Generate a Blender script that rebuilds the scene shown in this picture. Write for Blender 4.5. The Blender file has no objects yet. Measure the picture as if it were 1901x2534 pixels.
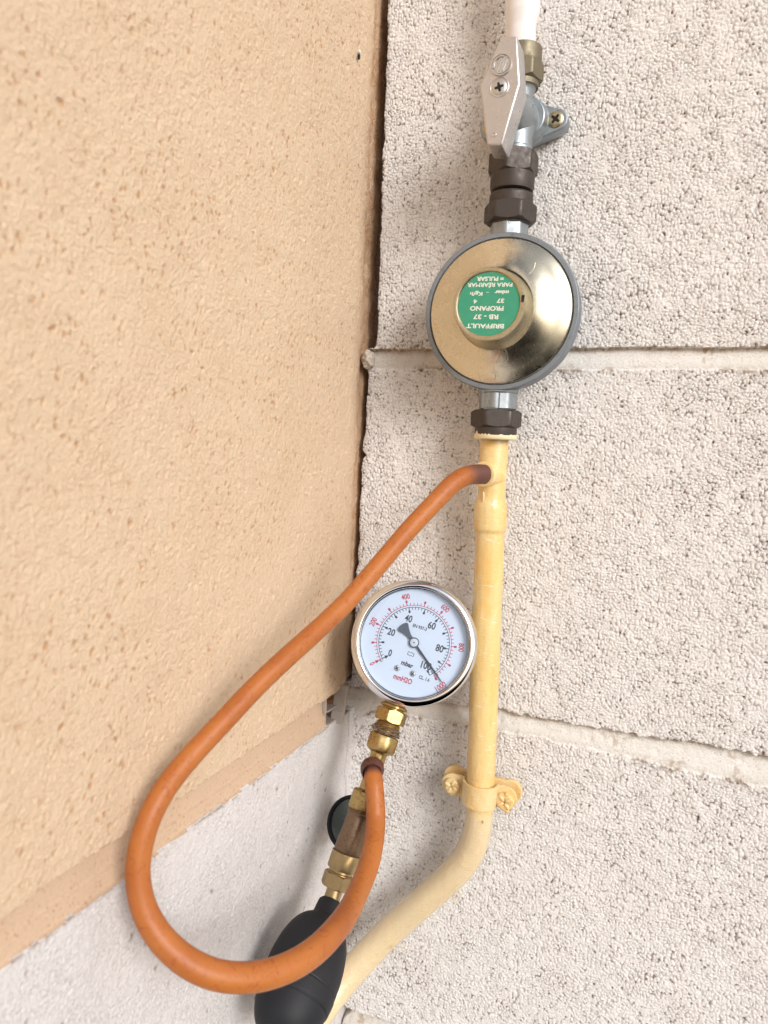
import bpy, math, random
import numpy as np
random.seed(7)
sc = bpy.context.scene
COL = sc.collection
V3 = lambda *a: np.array(a, float)
def unit(v): v = np.asarray(v, float); return v/np.linalg.norm(v)

# ------------------------------------------------------------------ camera
W0, H0, F0 = 1901.0, 2534.0, 1850.0
CP = V3(0.16476, -0.39522, -0.05171)
CR = V3(0.93117985, 0.36150723, 0.04708099)
CU = V3(-0.07279595, 0.05783861, 0.99566834)
CF = V3(-0.3572182, 0.9305736, -0.08017442)
cam = bpy.data.cameras.new('camera'); camo = bpy.data.objects.new('camera', cam); COL.objects.link(camo)
from mathutils import Matrix, Vector
B = -CF
camo.matrix_world = Matrix(((CR[0], CU[0], B[0], CP[0]), (CR[1], CU[1], B[1], CP[1]), (CR[2], CU[2], B[2], CP[2]), (0, 0, 0, 1)))
cam.sensor_fit = 'HORIZONTAL'; cam.sensor_width = 36.0; cam.lens = 36.0*F0/W0
cam.clip_start = 0.005; cam.clip_end = 100
cam.dof.use_dof = True; cam.dof.focus_distance = 0.375; cam.dof.aperture_fstop = 17
sc.camera = camo

# ------------------------------------------------------------------ sky, sun, exposure
SUN = unit(V3(0.78, -0.62, 0.46))
w = bpy.data.worlds.new('World'); sc.world = w; w.use_nodes = True
nt = w.node_tree; nt.nodes.clear()
sky = nt.nodes.new('ShaderNodeTexSky'); sky.sky_type = 'NISHITA'; sky.sun_disc = False
sky.sun_elevation = math.asin(SUN[2]); sky.sun_rotation = math.atan2(SUN[0], SUN[1])
sky.air_density = 1.0; sky.dust_density = 2.5; sky.ozone_density = 1.0
hs = nt.nodes.new('ShaderNodeHueSaturation'); hs.inputs['Saturation'].default_value = 0.50
bg = nt.nodes.new('ShaderNodeBackground'); bg.inputs[1].default_value = 0.125
wo = nt.nodes.new('ShaderNodeOutputWorld')
nt.links.new(sky.outputs[0], hs.inputs['Color']); nt.links.new(hs.outputs[0], bg.inputs[0]); nt.links.new(bg.outputs[0], wo.inputs[0])
sl = bpy.data.lights.new('sun', 'SUN'); sl.energy = 2.1; sl.angle = math.radians(22); sl.color = (1, .995, .985)
so = bpy.data.objects.new('sun', sl); COL.objects.link(so)
so.rotation_euler = Vector(SUN).to_track_quat('Z', 'Y').to_euler(); so.location = (1, -1, 1)
sc.view_settings.view_transform = 'Standard'; sc.view_settings.look = 'None'
sc.view_settings.gamma = 1; sc.view_settings.use_curve_mapping = False
sc.view_settings.exposure = -0.03

# ------------------------------------------------------------------ pixel -> world helpers (pixels of the 1901x2534 photo)
def ray(x, y): return CR*(x-W0/2)/F0 - CU*(y-H0/2)/F0 + CF
def D(x, y, depth): return CP + ray(x, y)*depth
def P(x, y, off=0.0):                      # on the plane `off` metres in front of the block wall
    d = ray(x, y); return CP + d*((-off-CP[1])/d[1])
def depth(p): return (np.asarray(p)-CP) @ CF
def M(px, p): return px*depth(p)/F0        # pixels -> metres at point p

# ------------------------------------------------------------------ materials
def mat(name, col, rough=.5, metal=0., **k):
    m = bpy.data.materials.new(name); m.use_nodes = True
    b = m.node_tree.nodes['Principled BSDF']
    b.inputs['Base Color'].default_value = (*col, 1); b.inputs['Roughness'].default_value = rough
    b.inputs['Metallic'].default_value = metal
    for kk, v in k.items():
        b.inputs[kk.replace('_', ' ')].default_value = v
    return m
def nodes(m): return m.node_tree.nodes, m.node_tree.links, m.node_tree.nodes['Principled BSDF']
def noise(m, scale, detail=4, rough=.55, stretch=None, dist=0):
    n, l, b = nodes(m)
    tc = n.new('ShaderNodeTexCoord'); t = n.new('ShaderNodeTexNoise')
    t.inputs['Scale'].default_value = scale; t.inputs['Detail'].default_value = detail; t.inputs['Roughness'].default_value = rough
    t.inputs['Distortion'].default_value = dist
    if stretch is not None:
        mp = n.new('ShaderNodeMapping'); mp.inputs['Scale'].default_value = stretch
        l.new(tc.outputs['Object'], mp.inputs[0]); l.new(mp.outputs[0], t.inputs[0])
    else: l.new(tc.outputs['Object'], t.inputs[0])
    return t.outputs[0]
def ramp(m, src, lo, hi, a=0., b_=1.):
    n, l, b = nodes(m); r = n.new('ShaderNodeMapRange'); r.inputs[1].default_value = lo; r.inputs[2].default_value = hi
    r.inputs[3].default_value = a; r.inputs[4].default_value = b_
    l.new(src, r.inputs[0]); return r.outputs[0]
def mixcol(m, fac, c2, c1=None):
    n, l, b = nodes(m); x = n.new('ShaderNodeMix'); x.data_type = 'RGBA'
    bc = b.inputs['Base Color']
    if c1 is None:
        if bc.links: l.new(bc.links[0].from_socket, x.inputs[6])
        else: x.inputs[6].default_value = bc.default_value
    else: x.inputs[6].default_value = (*c1, 1)
    x.inputs[7].default_value = (*c2, 1); l.new(fac, x.inputs[0]); l.new(x.outputs[2], bc)
def bump(m, src, dist, strength=1.0):
    n, l, b = nodes(m); bp = n.new('ShaderNodeBump'); bp.inputs['Distance'].default_value = dist; bp.inputs['Strength'].default_value = strength
    l.new(src, bp.inputs['Height'])
    nin = b.inputs['Normal']
    if nin.links: l.new(nin.links[0].from_socket, bp.inputs['Normal'])
    l.new(bp.outputs[0], nin)
def roughvar(m, src, lo, hi):
    n, l, b = nodes(m); l.new(ramp(m, src, .3, .7, lo, hi), b.inputs['Roughness'])
def attr(m, name):
    n, l, b = nodes(m); a = n.new('ShaderNodeAttribute'); a.attribute_name = name; return a.outputs['Fac']

def wallmat(name, col, col2, dirt_shade, b1=.00035):
    m = mat(name, col, .9)
    mixcol(m, ramp(m, noise(m, 22, 3), .38, .66, 0, .7), col2)
    mixcol(m, ramp(m, noise(m, 900, 3), .50, .68, 0, .45), tuple(c*.78 for c in col2))
    mixcol(m, attr(m, 'dirt_shade'), dirt_shade)
    bump(m, noise(m, 900, 4, .65), b1*1.6, .9)
    return m
M_white = wallmat('white_block_paint', (.84, .815, .80), (.81, .775, .75), (.19, .125, .088))
M_joint = wallmat('white_joint_paint', (.79, .775, .75), (.75, .725, .685), (.36, .25, .15), .0003)
M_cream = wallmat('cream_block_paint', (.68, .522, .372), (.655, .49, .34), (.42, .215, .10), .0004)
M_creamj = wallmat('cream_joint_paint', (.575, .42, .30), (.55, .395, .275), (.36, .17, .07), .00006)
M_white2 = wallmat('white_base_paint', (.70, .68, .685), (.655, .625, .62), (.22, .15, .11), .0004)

def metal_mat(name, col, rough, dark, spots=(.55, .75, .6), bsc=.00005, nsc=500, metal=1.):
    m = mat(name, col, rough, metal)
    s = noise(m, nsc, 5, .6); mixcol(m, ramp(m, s, spots[0], spots[1], 0, spots[2]), dark)
    roughvar(m, noise(m, nsc*.4, 4), rough*.75, rough*1.35); bump(m, s, bsc, .6)
    return m
M_zinc = metal_mat('cast_zinc', (.36, .40, .43), .45, (.22, .245, .27), bsc=.00006, nsc=700, metal=.85)
M_zincdark = metal_mat('dull_zinc', (.25, .28, .315), .55, (.12, .14, .17), bsc=.00005, nsc=350, metal=.55)
M_satin = metal_mat('satin_chrome_handle', (.62, .605, .615), .33, (.54, .53, .54), bsc=.000025, nsc=1500, metal=.88)
M_brown = metal_mat('tarnished_brass', (.080, .068, .062), .48, (.045, .040, .038), bsc=.00007, nsc=900, metal=.55)
M_olive = metal_mat('aged_brass', (.235, .205, .145), .5, (.13, .11, .08), bsc=.00006, nsc=600, metal=.75)
M_brass = metal_mat('yellow_brass', (.50, .36, .155), .36, (.18, .12, .05), (.54, .70, .85), .00006, 650)
M_brass2 = metal_mat('satin_brass', (.46, .345, .185), .36, (.34, .25, .13), (.5, .8, .5), .00002, 500)
M_bronze = metal_mat('rough_bronze', (.25, .17, .11), .42, (.12, .08, .055), (.45, .7, .7), .00022, 1300, .85)
M_gold = mat('yellow_zinc_plate', (.72, .675, .55), .27, 1.)
g1 = noise(M_gold, 45, 3, .5); mixcol(M_gold, ramp(M_gold, g1, .35, .65, 0, .5), (.70, .65, .50))
g2 = noise(M_gold, 900, 4); mixcol(M_gold, ramp(M_gold, g2, .66, .80, 0, .35), (.40, .33, .21)); roughvar(M_gold, noise(M_gold, 180, 5), .235, .30); bump(M_gold, noise(M_gold, 2500, 2), .00001, .4)
M_goldcap = metal_mat('yellow_zinc_cap', (.58, .52, .37), .33, (.33, .29, .20), (.5, .75, .6), .00003, 700)
M_screw = metal_mat('yellow_zinc_screw', (.55, .47, .30), .36, (.30, .25, .15), nsc=1200)
M_steel = mat('steel_screw', (.60, .59, .57), .45, .9)
M_black = mat('black_and_recess_shade', (.012, .010, .009), .8)
M_chrome = mat('polished_steel', (.80, .80, .81), .07, 1.)
bump(M_chrome, noise(M_chrome, 90, 2), .00012, .5)
M_green = mat('green_sticker', (.035, .31, .19), .38, 0, Coat_Weight=.3)
mixcol(M_green, ramp(M_green, noise(M_green, 300, 4), .5, .8, 0, .5), (.06, .36, .24))
mixcol(M_green, ramp(M_green, noise(M_green, 1500, 2), .70, .76, 0, .6), (.02, .12, .09))
M_print = mat('white_print', (.74, .78, .70), .5)
M_dial = mat('dial_white', (.78, .815, .87), .45)
M_inkb = mat('black_ink', (.018, .02, .024), .5)
M_inkr = mat('red_ink', (.60, .035, .07), .5)
M_hubw = mat('hub_white', (.70, .72, .72), .4)
M_needle = mat('needle_black', (.012, .017, .035), .4)
M_tail = mat('needle_tail_grey', (.075, .09, .11), .5)
M_pvc = mat('white_pipe_paint', (.82, .81, .82), .38)
mixcol(M_pvc, ramp(M_pvc, noise(M_pvc, 700, 2), .70, .75, 0, .8), (.45, .38, .35)); bump(M_pvc, noise(M_pvc, 150, 4), .0003, .6)
M_plastic = mat('grey_plastic', (.42, .37, .33), .5)
mixcol(M_plastic, ramp(M_plastic, noise(M_plastic, 600, 4), .5, .8, 0, .6), (.36, .27, .2))
M_paint = mat('yellow_pipe_paint', (.85, .61, .26), .2, 0, Coat_Weight=.5, Coat_Roughness=.1)
mixcol(M_paint, ramp(M_paint, noise(M_paint, 70, 4, .6, (1, 1, .35)), .42, .62, 0, .85), (.84, .50, .13))
mixcol(M_paint, ramp(M_paint, noise(M_paint, 45, 3, .6, (1, 1, .4), .5), .50, .66, 0, .75), (.86, .72, .42))
mixcol(M_paint, ramp(M_paint, noise(M_paint, 330, 3, .5, (.5, .5, 3.2), .6), .665, .70, 0, .65), (.92, .86, .70))  # thin near-white streaks: glossy brush-mark highlights painted into the colour
mixcol(M_paint, attr(M_paint, 'fade'), (.76, .61, .39))
mixcol(M_paint, ramp(M_paint, noise(M_paint, 500, 3), .68, .76, 0, .5), (.55, .30, .08))
bump(M_paint, noise(M_paint, 120, 3, .5, (1, 1, .5)), .0009, .8); bump(M_paint, noise(M_paint, 420, 4, .65, (1, 1, 2.6), 1.2), .00045, .9)
M_rubber = mat('orange_rubber', (.45, .150, .030), .5, 0, Subsurface_Weight=.3, Subsurface_Scale=.004)
M_rubber.node_tree.nodes['Principled BSDF'].inputs['Subsurface Radius'].default_value = (1, .4, .15)
mixcol(M_rubber, ramp(M_rubber, noise(M_rubber, 35, 4, .6), .42, .68, 0, .8), (.36, .098, .018))
mixcol(M_rubber, ramp(M_rubber, noise(M_rubber, 260, 5, .7, dist=1.5), .545, .64, 0, .6), (.30, .055, .015))
mixcol(M_rubber, attr(M_rubber, 'stain'), (.10, .042, .038))
bump(M_rubber, noise(M_rubber, 500, 4), .00006, .6)
M_bulb = mat('black_rubber', (.012, .0135, .018), .6, Specular_IOR_Level=.35)
mixcol(M_bulb, ramp(M_bulb, noise(M_bulb, 60, 4), .4, .7, 0, .7), (.018, .018, .022)); bump(M_bulb, noise(M_bulb, 1400, 3), .00004, .7)
M_knob = mat('dark_green_rubber', (.045, .062, .058), .3)
mixcol(M_knob, ramp(M_knob, noise(M_knob, 90, 5, .6, dist=1), .45, .65, 0, .8), (.12, .14, .125))
M_hemp = mat('hemp_fibre', (.20, .14, .10), .9)

# glass: a thin pane
M_glass = bpy.data.materials.new('gauge_glass'); M_glass.use_nodes = True
gn = M_glass.node_tree.nodes; gl = M_glass.node_tree.links; gn.clear()
go = gn.new('ShaderNodeOutputMaterial'); gm = gn.new('ShaderNodeMixShader'); gt = gn.new('ShaderNodeBsdfTransparent'); gg = gn.new('ShaderNodeBsdfGlossy'); gf = gn.new('ShaderNodeFresnel')
gt.inputs[0].default_value = (.93, .96, 1, 1); gg.inputs['Roughness'].default_value = .03; gf.inputs[0].default_value = 1.5
gl.new(gf.outputs[0], gm.inputs[0]); gl.new(gt.outputs[0], gm.inputs[1]); gl.new(gg.outputs[0], gm.inputs[2]); gl.new(gm.outputs[0], go.inputs[0])

# ------------------------------------------------------------------ object helpers
def tag(o, label=None, cat=None, group=None, kind=None):
    if label: o['label'] = label
    if cat: o['category'] = cat
    if group: o['group'] = group
    if kind: o['kind'] = kind
    return o
def thing(name, label, cat, loc, group=None):
    o = bpy.data.objects.new(name, None); COL.objects.link(o); o.location = loc
    o.empty_display_size = .01
    return tag(o, label, cat, group)
def rootloc(o):
    while o.parent: o = o.parent
    return np.array(o.location)
class MB:
    def __init__(s): s.v = []; s.f = []; s.m = []; s.n = 0; s.at = {}
    def add(s, v, f, mi=0):
        s.v.append(np.asarray(v, float)); s.f += [tuple(int(i)+s.n for i in q) for q in f]; s.m += [mi]*len(f); s.n += len(v); return s
    def build(s, name, mats, parent=None, angle=32, bevel=0, label=None, attrs=None):
        if not isinstance(mats, (list, tuple)): mats = [mats]
        v = np.concatenate(s.v); off = rootloc(parent) if parent else np.zeros(3)
        me = bpy.data.meshes.new(name); me.from_pydata((v-off).tolist(), [], s.f)
        for m in mats: me.materials.append(m)
        me.polygons.foreach_set('material_index', s.m)
        me.polygons.foreach_set('use_smooth', [True]*len(s.f)); me.update()
        if angle is not None: me.set_sharp_from_angle(angle=math.radians(angle))
        if attrs:
            for k, a in attrs.items():
                at = me.attributes.new(k, 'FLOAT', 'POINT'); at.data.foreach_set('value', np.asarray(a, np.float32))
        o = bpy.data.objects.new(name, me); COL.objects.link(o)
        if parent: o.parent = parent
        if bevel:
            bm = o.modifiers.new('bevel', 'BEVEL'); bm.width = bevel; bm.segments = 3; bm.limit_method = 'ANGLE'; bm.angle_limit = math.radians(30)
            bm.harden_normals = False
        if label: o['label'] = label
        return o
def frame(axis, hint=(0, 0, 1)):
    a = unit(axis); h = np.asarray(hint, float)
    if abs(a@unit(h)) > .95: h = V3(1, 0, 0)
    x = unit(np.cross(h, a)); y = np.cross(a, x); return x, y, a
def lathe(mb, O, axis, prof, n=64, rfun=None, mi=0, hint=(0, 0, 1), phase=0., cap=(True, True)):
    x, y, a = frame(axis, hint); th = np.linspace(0, 2*np.pi, n, endpoint=False)+phase
    V = []; F = []
    for k, (t, r) in enumerate(prof):
        rr = rfun(th, t, r) if rfun else np.full(n, r)
        V.append(O + a*t + np.outer(rr*np.cos(th), x) + np.outer(rr*np.sin(th), y))
        if k:
            for j in range(n):
                j2 = (j+1) % n; F.append(((k-1)*n+j, (k-1)*n+j2, k*n+j2, k*n+j))
    if cap[0]: F.append(tuple(range(n))[::-1])
    if cap[1]: F.append(tuple((len(prof)-1)*n+j for j in range(n)))
    mb.add(np.concatenate(V), F, mi); return mb
def hexnut(mb, O, axis, t0, t1, af, mi=0, phase=0., ch=.12, sides=6, hint=(0, 0, 1)):
    """a chamfered nut: hexagon cut by a cone at both ends; af = apothem"""
    R = af/math.cos(math.pi/sides); h = t1-t0; s = 1 if h > 0 else -1; c = (R-af)*1.15
    def rf(th, t, r):
        q = (th-phase) % (2*np.pi/sides) - np.pi/sides
        return np.minimum(af/np.cos(q), r)
    k = 6; prof = []
    for i in range(k+1): prof.append((t0+s*c*.58*i/k, R-c*(1-i/k)-.0000))
    for i in range(k+1): prof.append((t1-s*c*.58*(1-i/k), R-c*(i/k)))
    prof = [(t0, af*.80)]+prof+[(t1, af*.80)]
    return lathe(mb, O, axis, prof, 96, rf, mi, hint)
def smooth_path(pts, n):
    pts = np.asarray(pts, float); m = len(pts)
    ext = np.vstack([2*pts[0]-pts[1], pts, 2*pts[-1]-pts[-2]])
    out = []
    for i in range(m-1):
        p0, p1, p2, p3 = ext[i:i+4]
        for t in np.linspace(0, 1, n, endpoint=False):
            out.append(.5*((2*p1)+(-p0+p2)*t+(2*p0-5*p1+4*p2-p3)*t*t+(-p0+3*p1-3*p2+p3)*t**3))
    out.append(pts[-1]); out = np.array(out)
    for _ in range(n):                        # relax so that no measured point shows as a kink
        out[1:-1] = .25*out[:-2]+.5*out[1:-1]+.25*out[2:]
    return out
def tube(mb, pts, rad, n=32, mi=0, cap=True, wob=None):
    pts = np.asarray(pts); rad = np.broadcast_to(rad, len(pts)); T = np.gradient(pts, axis=0); T /= np.linalg.norm(T, axis=1)[:, None]
    x = frame(T[0])[0]; th = np.linspace(0, 2*np.pi, n, endpoint=False); V = []; F = []
    for k in range(len(pts)):
        x = unit(x-T[k]*(x@T[k])); y = np.cross(T[k], x)
        r = rad[k]*(wob(k, th) if wob else 1)
        V.append(pts[k]+np.outer(r*np.cos(th), x)+np.outer(r*np.sin(th), y))
        if k:
            for j in range(n):
                j2 = (j+1) % n; F.append(((k-1)*n+j, (k-1)*n+j2, k*n+j2, k*n+j))
    if cap: F.append(tuple(range(n))[::-1]); F.append(tuple((len(pts)-1)*n+j for j in range(n)))
    mb.add(np.concatenate(V), F, mi); return mb
def prism(mb, poly, O, X, Y, N, t0, t1, mi=0, taper=1.0, c=(0, 0)):
    poly = np.asarray(poly, float); n = len(poly); c = np.asarray(c)
    a = poly; b = (poly-c)*taper+c
    V = np.vstack([O+np.outer(a[:, 0], X)+np.outer(a[:, 1], Y)+N*t0, O+np.outer(b[:, 0], X)+np.outer(b[:, 1], Y)+N*t1])
    F = [(i, (i+1) % n, n+(i+1) % n, n+i) for i in range(n)]+[tuple(range(n))[::-1], tuple(range(n, 2*n))]
    mb.add(V, F, mi); return mb
def circle(cx, cy, r, n=40, a0=0, a1=2*math.pi, ep=False):
    return [(cx+r*math.cos(t), cy+r*math.sin(t)) for t in np.linspace(a0, a1, n, endpoint=ep)]
def hull(pts):
    pts = sorted(set((round(p[0], 7), round(p[1], 7)) for p in pts))
    def half(ps):
        o = []
        for p in ps:
            while len(o) >= 2 and (o[-1][0]-o[-2][0])*(p[1]-o[-2][1])-(o[-1][1]-o[-2][1])*(p[0]-o[-2][0]) <= 0: o.pop()
            o.append(p)
        return o
    a = half(pts); b = half(pts[::-1]); return a[:-1]+b[:-1]
def screw_cross(mb, O, X, Y, N, r, ang, mi, lift=.00006):
    for k in range(2):
        a = ang+k*math.pi/2; ca, sa = math.cos(a), math.sin(a)
        w_ = r*.20; L = r*.62
        poly = [(-L, -w_*.7), (-w_, -w_), (w_, -w_), (L, -w_*.7), (L, w_*.7), (w_, w_), (-w_, w_), (-L, w_*.7)]
        poly = [(p[0]*ca-p[1]*sa, p[0]*sa+p[1]*ca) for p in poly]
        prism(mb, poly, O, X, Y, N, -lift*4, lift*(1+.4*k), mi)  # raised black cross stands in for the shade of the drive recess
def screw(name, parent, O, N, r, ang, m, bulge=.25, countersunk=False):
    X, Y, A = frame(N); mb = MB()
    lathe(mb, O, A, [(-r*.5, r), (0, r), (r*bulge*.6, r*.86), (r*bulge*.95, r*.6), (r*bulge, r*.3), (r*bulge, r*.05)], 40)
    screw_cross(mb, O+A*r*bulge, X, Y, A, r, ang, 1)
    return mb.build(name, [m, M_black], parent)
def text_polys(s, size, xs=1.0, bold=0.0, sp=1.0):
    cu = bpy.data.curves.new('t', 'FONT'); cu.body = s; cu.size = size; cu.align_x = 'CENTER'; cu.align_y = 'CENTER'
    cu.fill_mode = 'FRONT'; cu.offset = bold; cu.resolution_u = 4; cu.space_character = sp
    o = bpy.data.objects.new('t', cu); COL.objects.link(o)
    me = bpy.data.meshes.new_from_object(o)
    v = np.array([vv.co[:] for vv in me.vertices]); f = [tuple(p.vertices) for p in me.polygons]
    bpy.data.objects.remove(o); bpy.data.meshes.remove(me); bpy.data.curves.remove(cu)
    v[:, 0] -= (v[:, 0].min()+v[:, 0].max())/2; v[:, 1] -= (v[:, 1].min()+v[:, 1].max())/2
    v[:, 0] *= xs; return v, f
def text(mb, s, O, X, Y, N, cx, cy, h, rot=0., width=None, xs=.8, lift=.00008, mi=0, bold=0.0):
    """text of cap height h centred on (cx, cy) of the frame; width fits its length"""
    v, f = text_polys(s, 1.0, 1.0, bold/h*.7 if bold else 0)
    hh = v[:, 1].max()-v[:, 1].min(); v = v*(h/hh)
    ww = v[:, 0].max()-v[:, 0].min(); v[:, 0] *= (width/ww if width else xs)
    c, s_ = math.cos(rot), math.sin(rot)
    x = v[:, 0]*c-v[:, 1]*s_+cx; y = v[:, 0]*s_+v[:, 1]*c+cy
    mb.add(O+np.outer(x, X)+np.outer(y, Y)+N*lift, f, mi)

# ------------------------------------------------------------------ numpy noise for the wall relief
def lat(seed, shape): return np.random.RandomState(seed).rand(*shape)
def vnoise(u, v, cell, seed):
    L = lat(seed, (256, 256)); a = u/cell+1000.37; b = v/cell+1000.71
    i = np.floor(a).astype(int); j = np.floor(b).astype(int); x = a-i; y = b-j; x = x*x*(3-2*x); y = y*y*(3-2*y)
    g = lambda p, q: L[p % 256, q % 256]
    return (g(i, j)*(1-x)+g(i+1, j)*x)*(1-y)+(g(i, j+1)*(1-x)+g(i+1, j+1)*x)*y
def fbm(u, v, cell, seed, o=3):
    s = 0; a = 1; t = 0
    for k in range(o): s = s+a*vnoise(u, v, cell/2**k, seed+k*11); t += a; a *= .5
    return s/t
def worley(u, v, cell, seed):
    Rx = lat(seed, (256, 256)); Ry = lat(seed+1, (256, 256)); Rid = lat(seed+2, (256, 256))
    a = u/cell+500; b = v/cell+500; i = np.floor(a).astype(int); j = np.floor(b).astype(int)
    f1 = np.full(u.shape, 9.); f2 = np.full(u.shape, 9.); cid = np.zeros(u.shape)
    for di in (-1, 0, 1):
        for dj in (-1, 0, 1):
            p = (i+di) % 256; q = (j+dj) % 256
            dd = np.hypot(i+di+Rx[p, q]-a, j+dj+Ry[p, q]-b)
            c = dd < f1; f2 = np.where(c, f1, np.minimum(f2, dd)); cid = np.where(c, Rid[p, q], cid); f1 = np.where(c, dd, f1)
    return f1, f2, cid
def ss(a, b, x): t = np.clip((x-a)/(b-a), 0, 1); return t*t*(3-2*t)
def axis_grid(a, b, step, lo, hi):
    c = np.arange(a, b, step); L = []; s = step
    x = a
    while x > lo: s *= 1.6; x -= s; L.append(max(x, lo))
    Rr = []; s = step; x = c[-1]
    while x < hi: s *= 1.6; x += s; Rr.append(min(x, hi))
    return np.array(L[::-1]+list(c)+Rr)
def split_build(P3, region, attrs, specs, parent, flip=False):
    """P3: (nv, nu, 3) grid; region: per-face ids; one mesh per region"""
    nv, nu, _ = P3.shape; off = rootloc(parent)
    idx = np.arange(nv*nu).reshape(nv, nu)
    q = np.stack([idx[:-1, :-1], idx[:-1, 1:], idx[1:, 1:], idx[1:, :-1]], -1).reshape(-1, 4)
    if flip: q = q[:, ::-1]
    reg = region.reshape(-1); V = P3.reshape(-1, 3)-off
    for rid, name, m in specs:
        f = q[reg == rid]
        if len(f) == 0: continue
        used, inv = np.unique(f, return_inverse=True); inv = inv.reshape(-1, 4)
        me = bpy.data.meshes.new(name); me.vertices.add(len(used)); me.vertices.foreach_set('co', V[used].astype(np.float32).ravel())
        me.loops.add(inv.size); me.loops.foreach_set('vertex_index', inv.ravel().astype(np.int32))
        me.polygons.add(len(inv)); me.polygons.foreach_set('loop_start', np.arange(0, inv.size, 4, dtype=np.int32))
        me.update(calc_edges=True); me.polygons.foreach_set('use_smooth', np.ones(len(inv), bool))
        for k, a in attrs.items():
            at = me.attributes.new(k, 'FLOAT', 'POINT'); at.data.foreach_set('value', a.reshape(-1)[used].astype(np.float32))
        me.materials.append(m)
        o = bpy.data.objects.new(name, me); COL.objects.link(o); o.parent = parent
    return

# ------------------------------------------------------------------ the block wall that carries the pipes (plane y = 0)
wallR = thing('block_wall', 'white painted rough concrete block wall that carries the gas pipes', 'wall', (0, 0, -.6))
us = axis_grid(-.013, .262, .00040, -.013, 2.2); vs = axis_grid(-.425, .215, .00040, -1.6, 1.6)
U, Vv = np.meshgrid(us, vs)
inside = ((U > -.02) & (U < .27) & (Vv > -.43) & (Vv < .22)).astype(float)
mm = .001
wu = U+(vnoise(U, Vv, 2.1*mm, 1)-.5)*1.0*mm; wv = Vv+(vnoise(U, Vv, 2.1*mm, 2)-.5)*1.0*mm
stre = ss(.45, .7, vnoise(U, Vv, 14*mm, 3))
f1, f2, cid = worley(wu, wv, 1.6*mm, 10)
g1_, g2_, cid2 = worley(wu*1.1+.3, wv*.65, 1.6*mm, 20)
f1 = f1*(1-stre)+g1_*stre; f2 = f2*(1-stre)+g2_*stre
crev = 1-ss(.02, .27, f2-f1)
fill = ss(.70, .88, fbm(U, Vv*.75, 6*mm, 30, 3)); fill = np.clip(fill+.6*(cid < .18), 0, 1)
dome = 1-np.clip(f1, 0, 1)**2; junc = ss(.50, .82, f1)*ss(.25, .6, vnoise(U, Vv, 1.6*mm, 36))
hR = -.50*mm*crev*(1-.8*fill)*(.45+1.1*vnoise(U, Vv, 1.7*mm, 33))-.26*mm*junc*(1-.7*fill)+.26*mm*dome*(1-.6*fill)+.55*mm*(fbm(U, Vv, 9*mm, 40, 2)-.5)+.35*mm*(vnoise(U, Vv, 3.2*mm, 41)-.5)
pf1, pf2, pid = worley(wu, wv, 4.3*mm, 50); pit = (1-ss(.05, .17, pf1))*(pid < .20)
hR -= .8*mm*pit
rust = ss(.52, .72, fbm(U, Vv, 26*mm, 60, 3)); leftw = 1-ss(.02, .085, U)
dirt_shadeR = np.clip(junc*(1-.85*fill)*(.42+.3*rust)+crev**2*(1-.9*fill)*(.04+.30*ss(.35, .85, vnoise(U, Vv, 2.3*mm, 34))+.2*rust+.2*leftw)+pit*.9, 0, .95)
# joints: upper and lower edge of each, wavy
wob = lambda s, a=1.0: a*((fbm(U, Vv, 16*mm, s, 2)-.5)*2.2*mm+(vnoise(U, Vv, 3*mm, s+5)-.5)*1.6*mm)
joints = [(.2060, .1940), (.0060, -.0055), (-.1888+0*U, -.2010-.006*ss(.02, .0, U)-.004*ss(.10, .22, U)), (-.3880, -.4000)]
jm = np.zeros_like(U); rec = np.zeros_like(U)
jid = np.zeros(U.shape, int); course = np.zeros(U.shape, int)
for k, (zu, zl) in enumerate(joints):
    up = zu+wob(70+k*3, (.8, .45, 1.5, 1.)[k]); lo_ = zl+wob(71+k*3, (.8, .35, 1.1, 1.)[k])
    m_ = ss(0, .0007, up-Vv)*ss(0, .0010, Vv-lo_)
    fr = np.clip((Vv-lo_)/np.maximum(up-lo_, 1e-4), 0, 1)
    depth_ = (2.6, 3.2, 3.4, 5.)[k]*mm*(.22+.78*ss(.15, .98, fr))
    rec = np.maximum(rec, m_*depth_); jm = np.maximum(jm, m_); jid = np.where((Vv < up-.0003) & (Vv > lo_+.0003), k+1, jid)
    edge = np.exp(-np.clip(up-Vv, 0, 1)/.0016)*(Vv < up)*(Vv > lo_)
    spk = ss(.50, .72, fbm(U, Vv, 1.7*mm, 90+k, 2))
    dirt_shadeR = np.where(jid == k+1, np.clip(edge*(.6+.6*spk)+.45*spk*ss(.6, .8, fbm(U, Vv, 9*mm, 99, 2))+.9*(1-ss(.05, .12, worley(wu, wv*1.0, 2.6*mm, 110)[0]))*(vnoise(U, Vv, 2.6*mm, 98) > .62)+leftw*.22*(k > 0), 0, .9), dirt_shadeR)
    # brown staining along the lip of the block above
    lip = np.exp(-np.minimum(np.abs(Vv-up), np.abs(Vv-lo_))/.0016)*ss(.48, .66, fbm(U, Vv, 6*mm, 120+k, 2))*ss(.3, .6, vnoise(U, Vv, 1.2*mm, 125)); dirt_shadeR = np.clip(dirt_shadeR+.75*lip, 0, .95)
    course = np.where(Vv < (zu+zl)/2, k+1, course)
hR = hR*(1-.9*jm)-rec+jm*.22*mm*(fbm(U, Vv, 4*mm, 95, 3)-.5)
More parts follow.
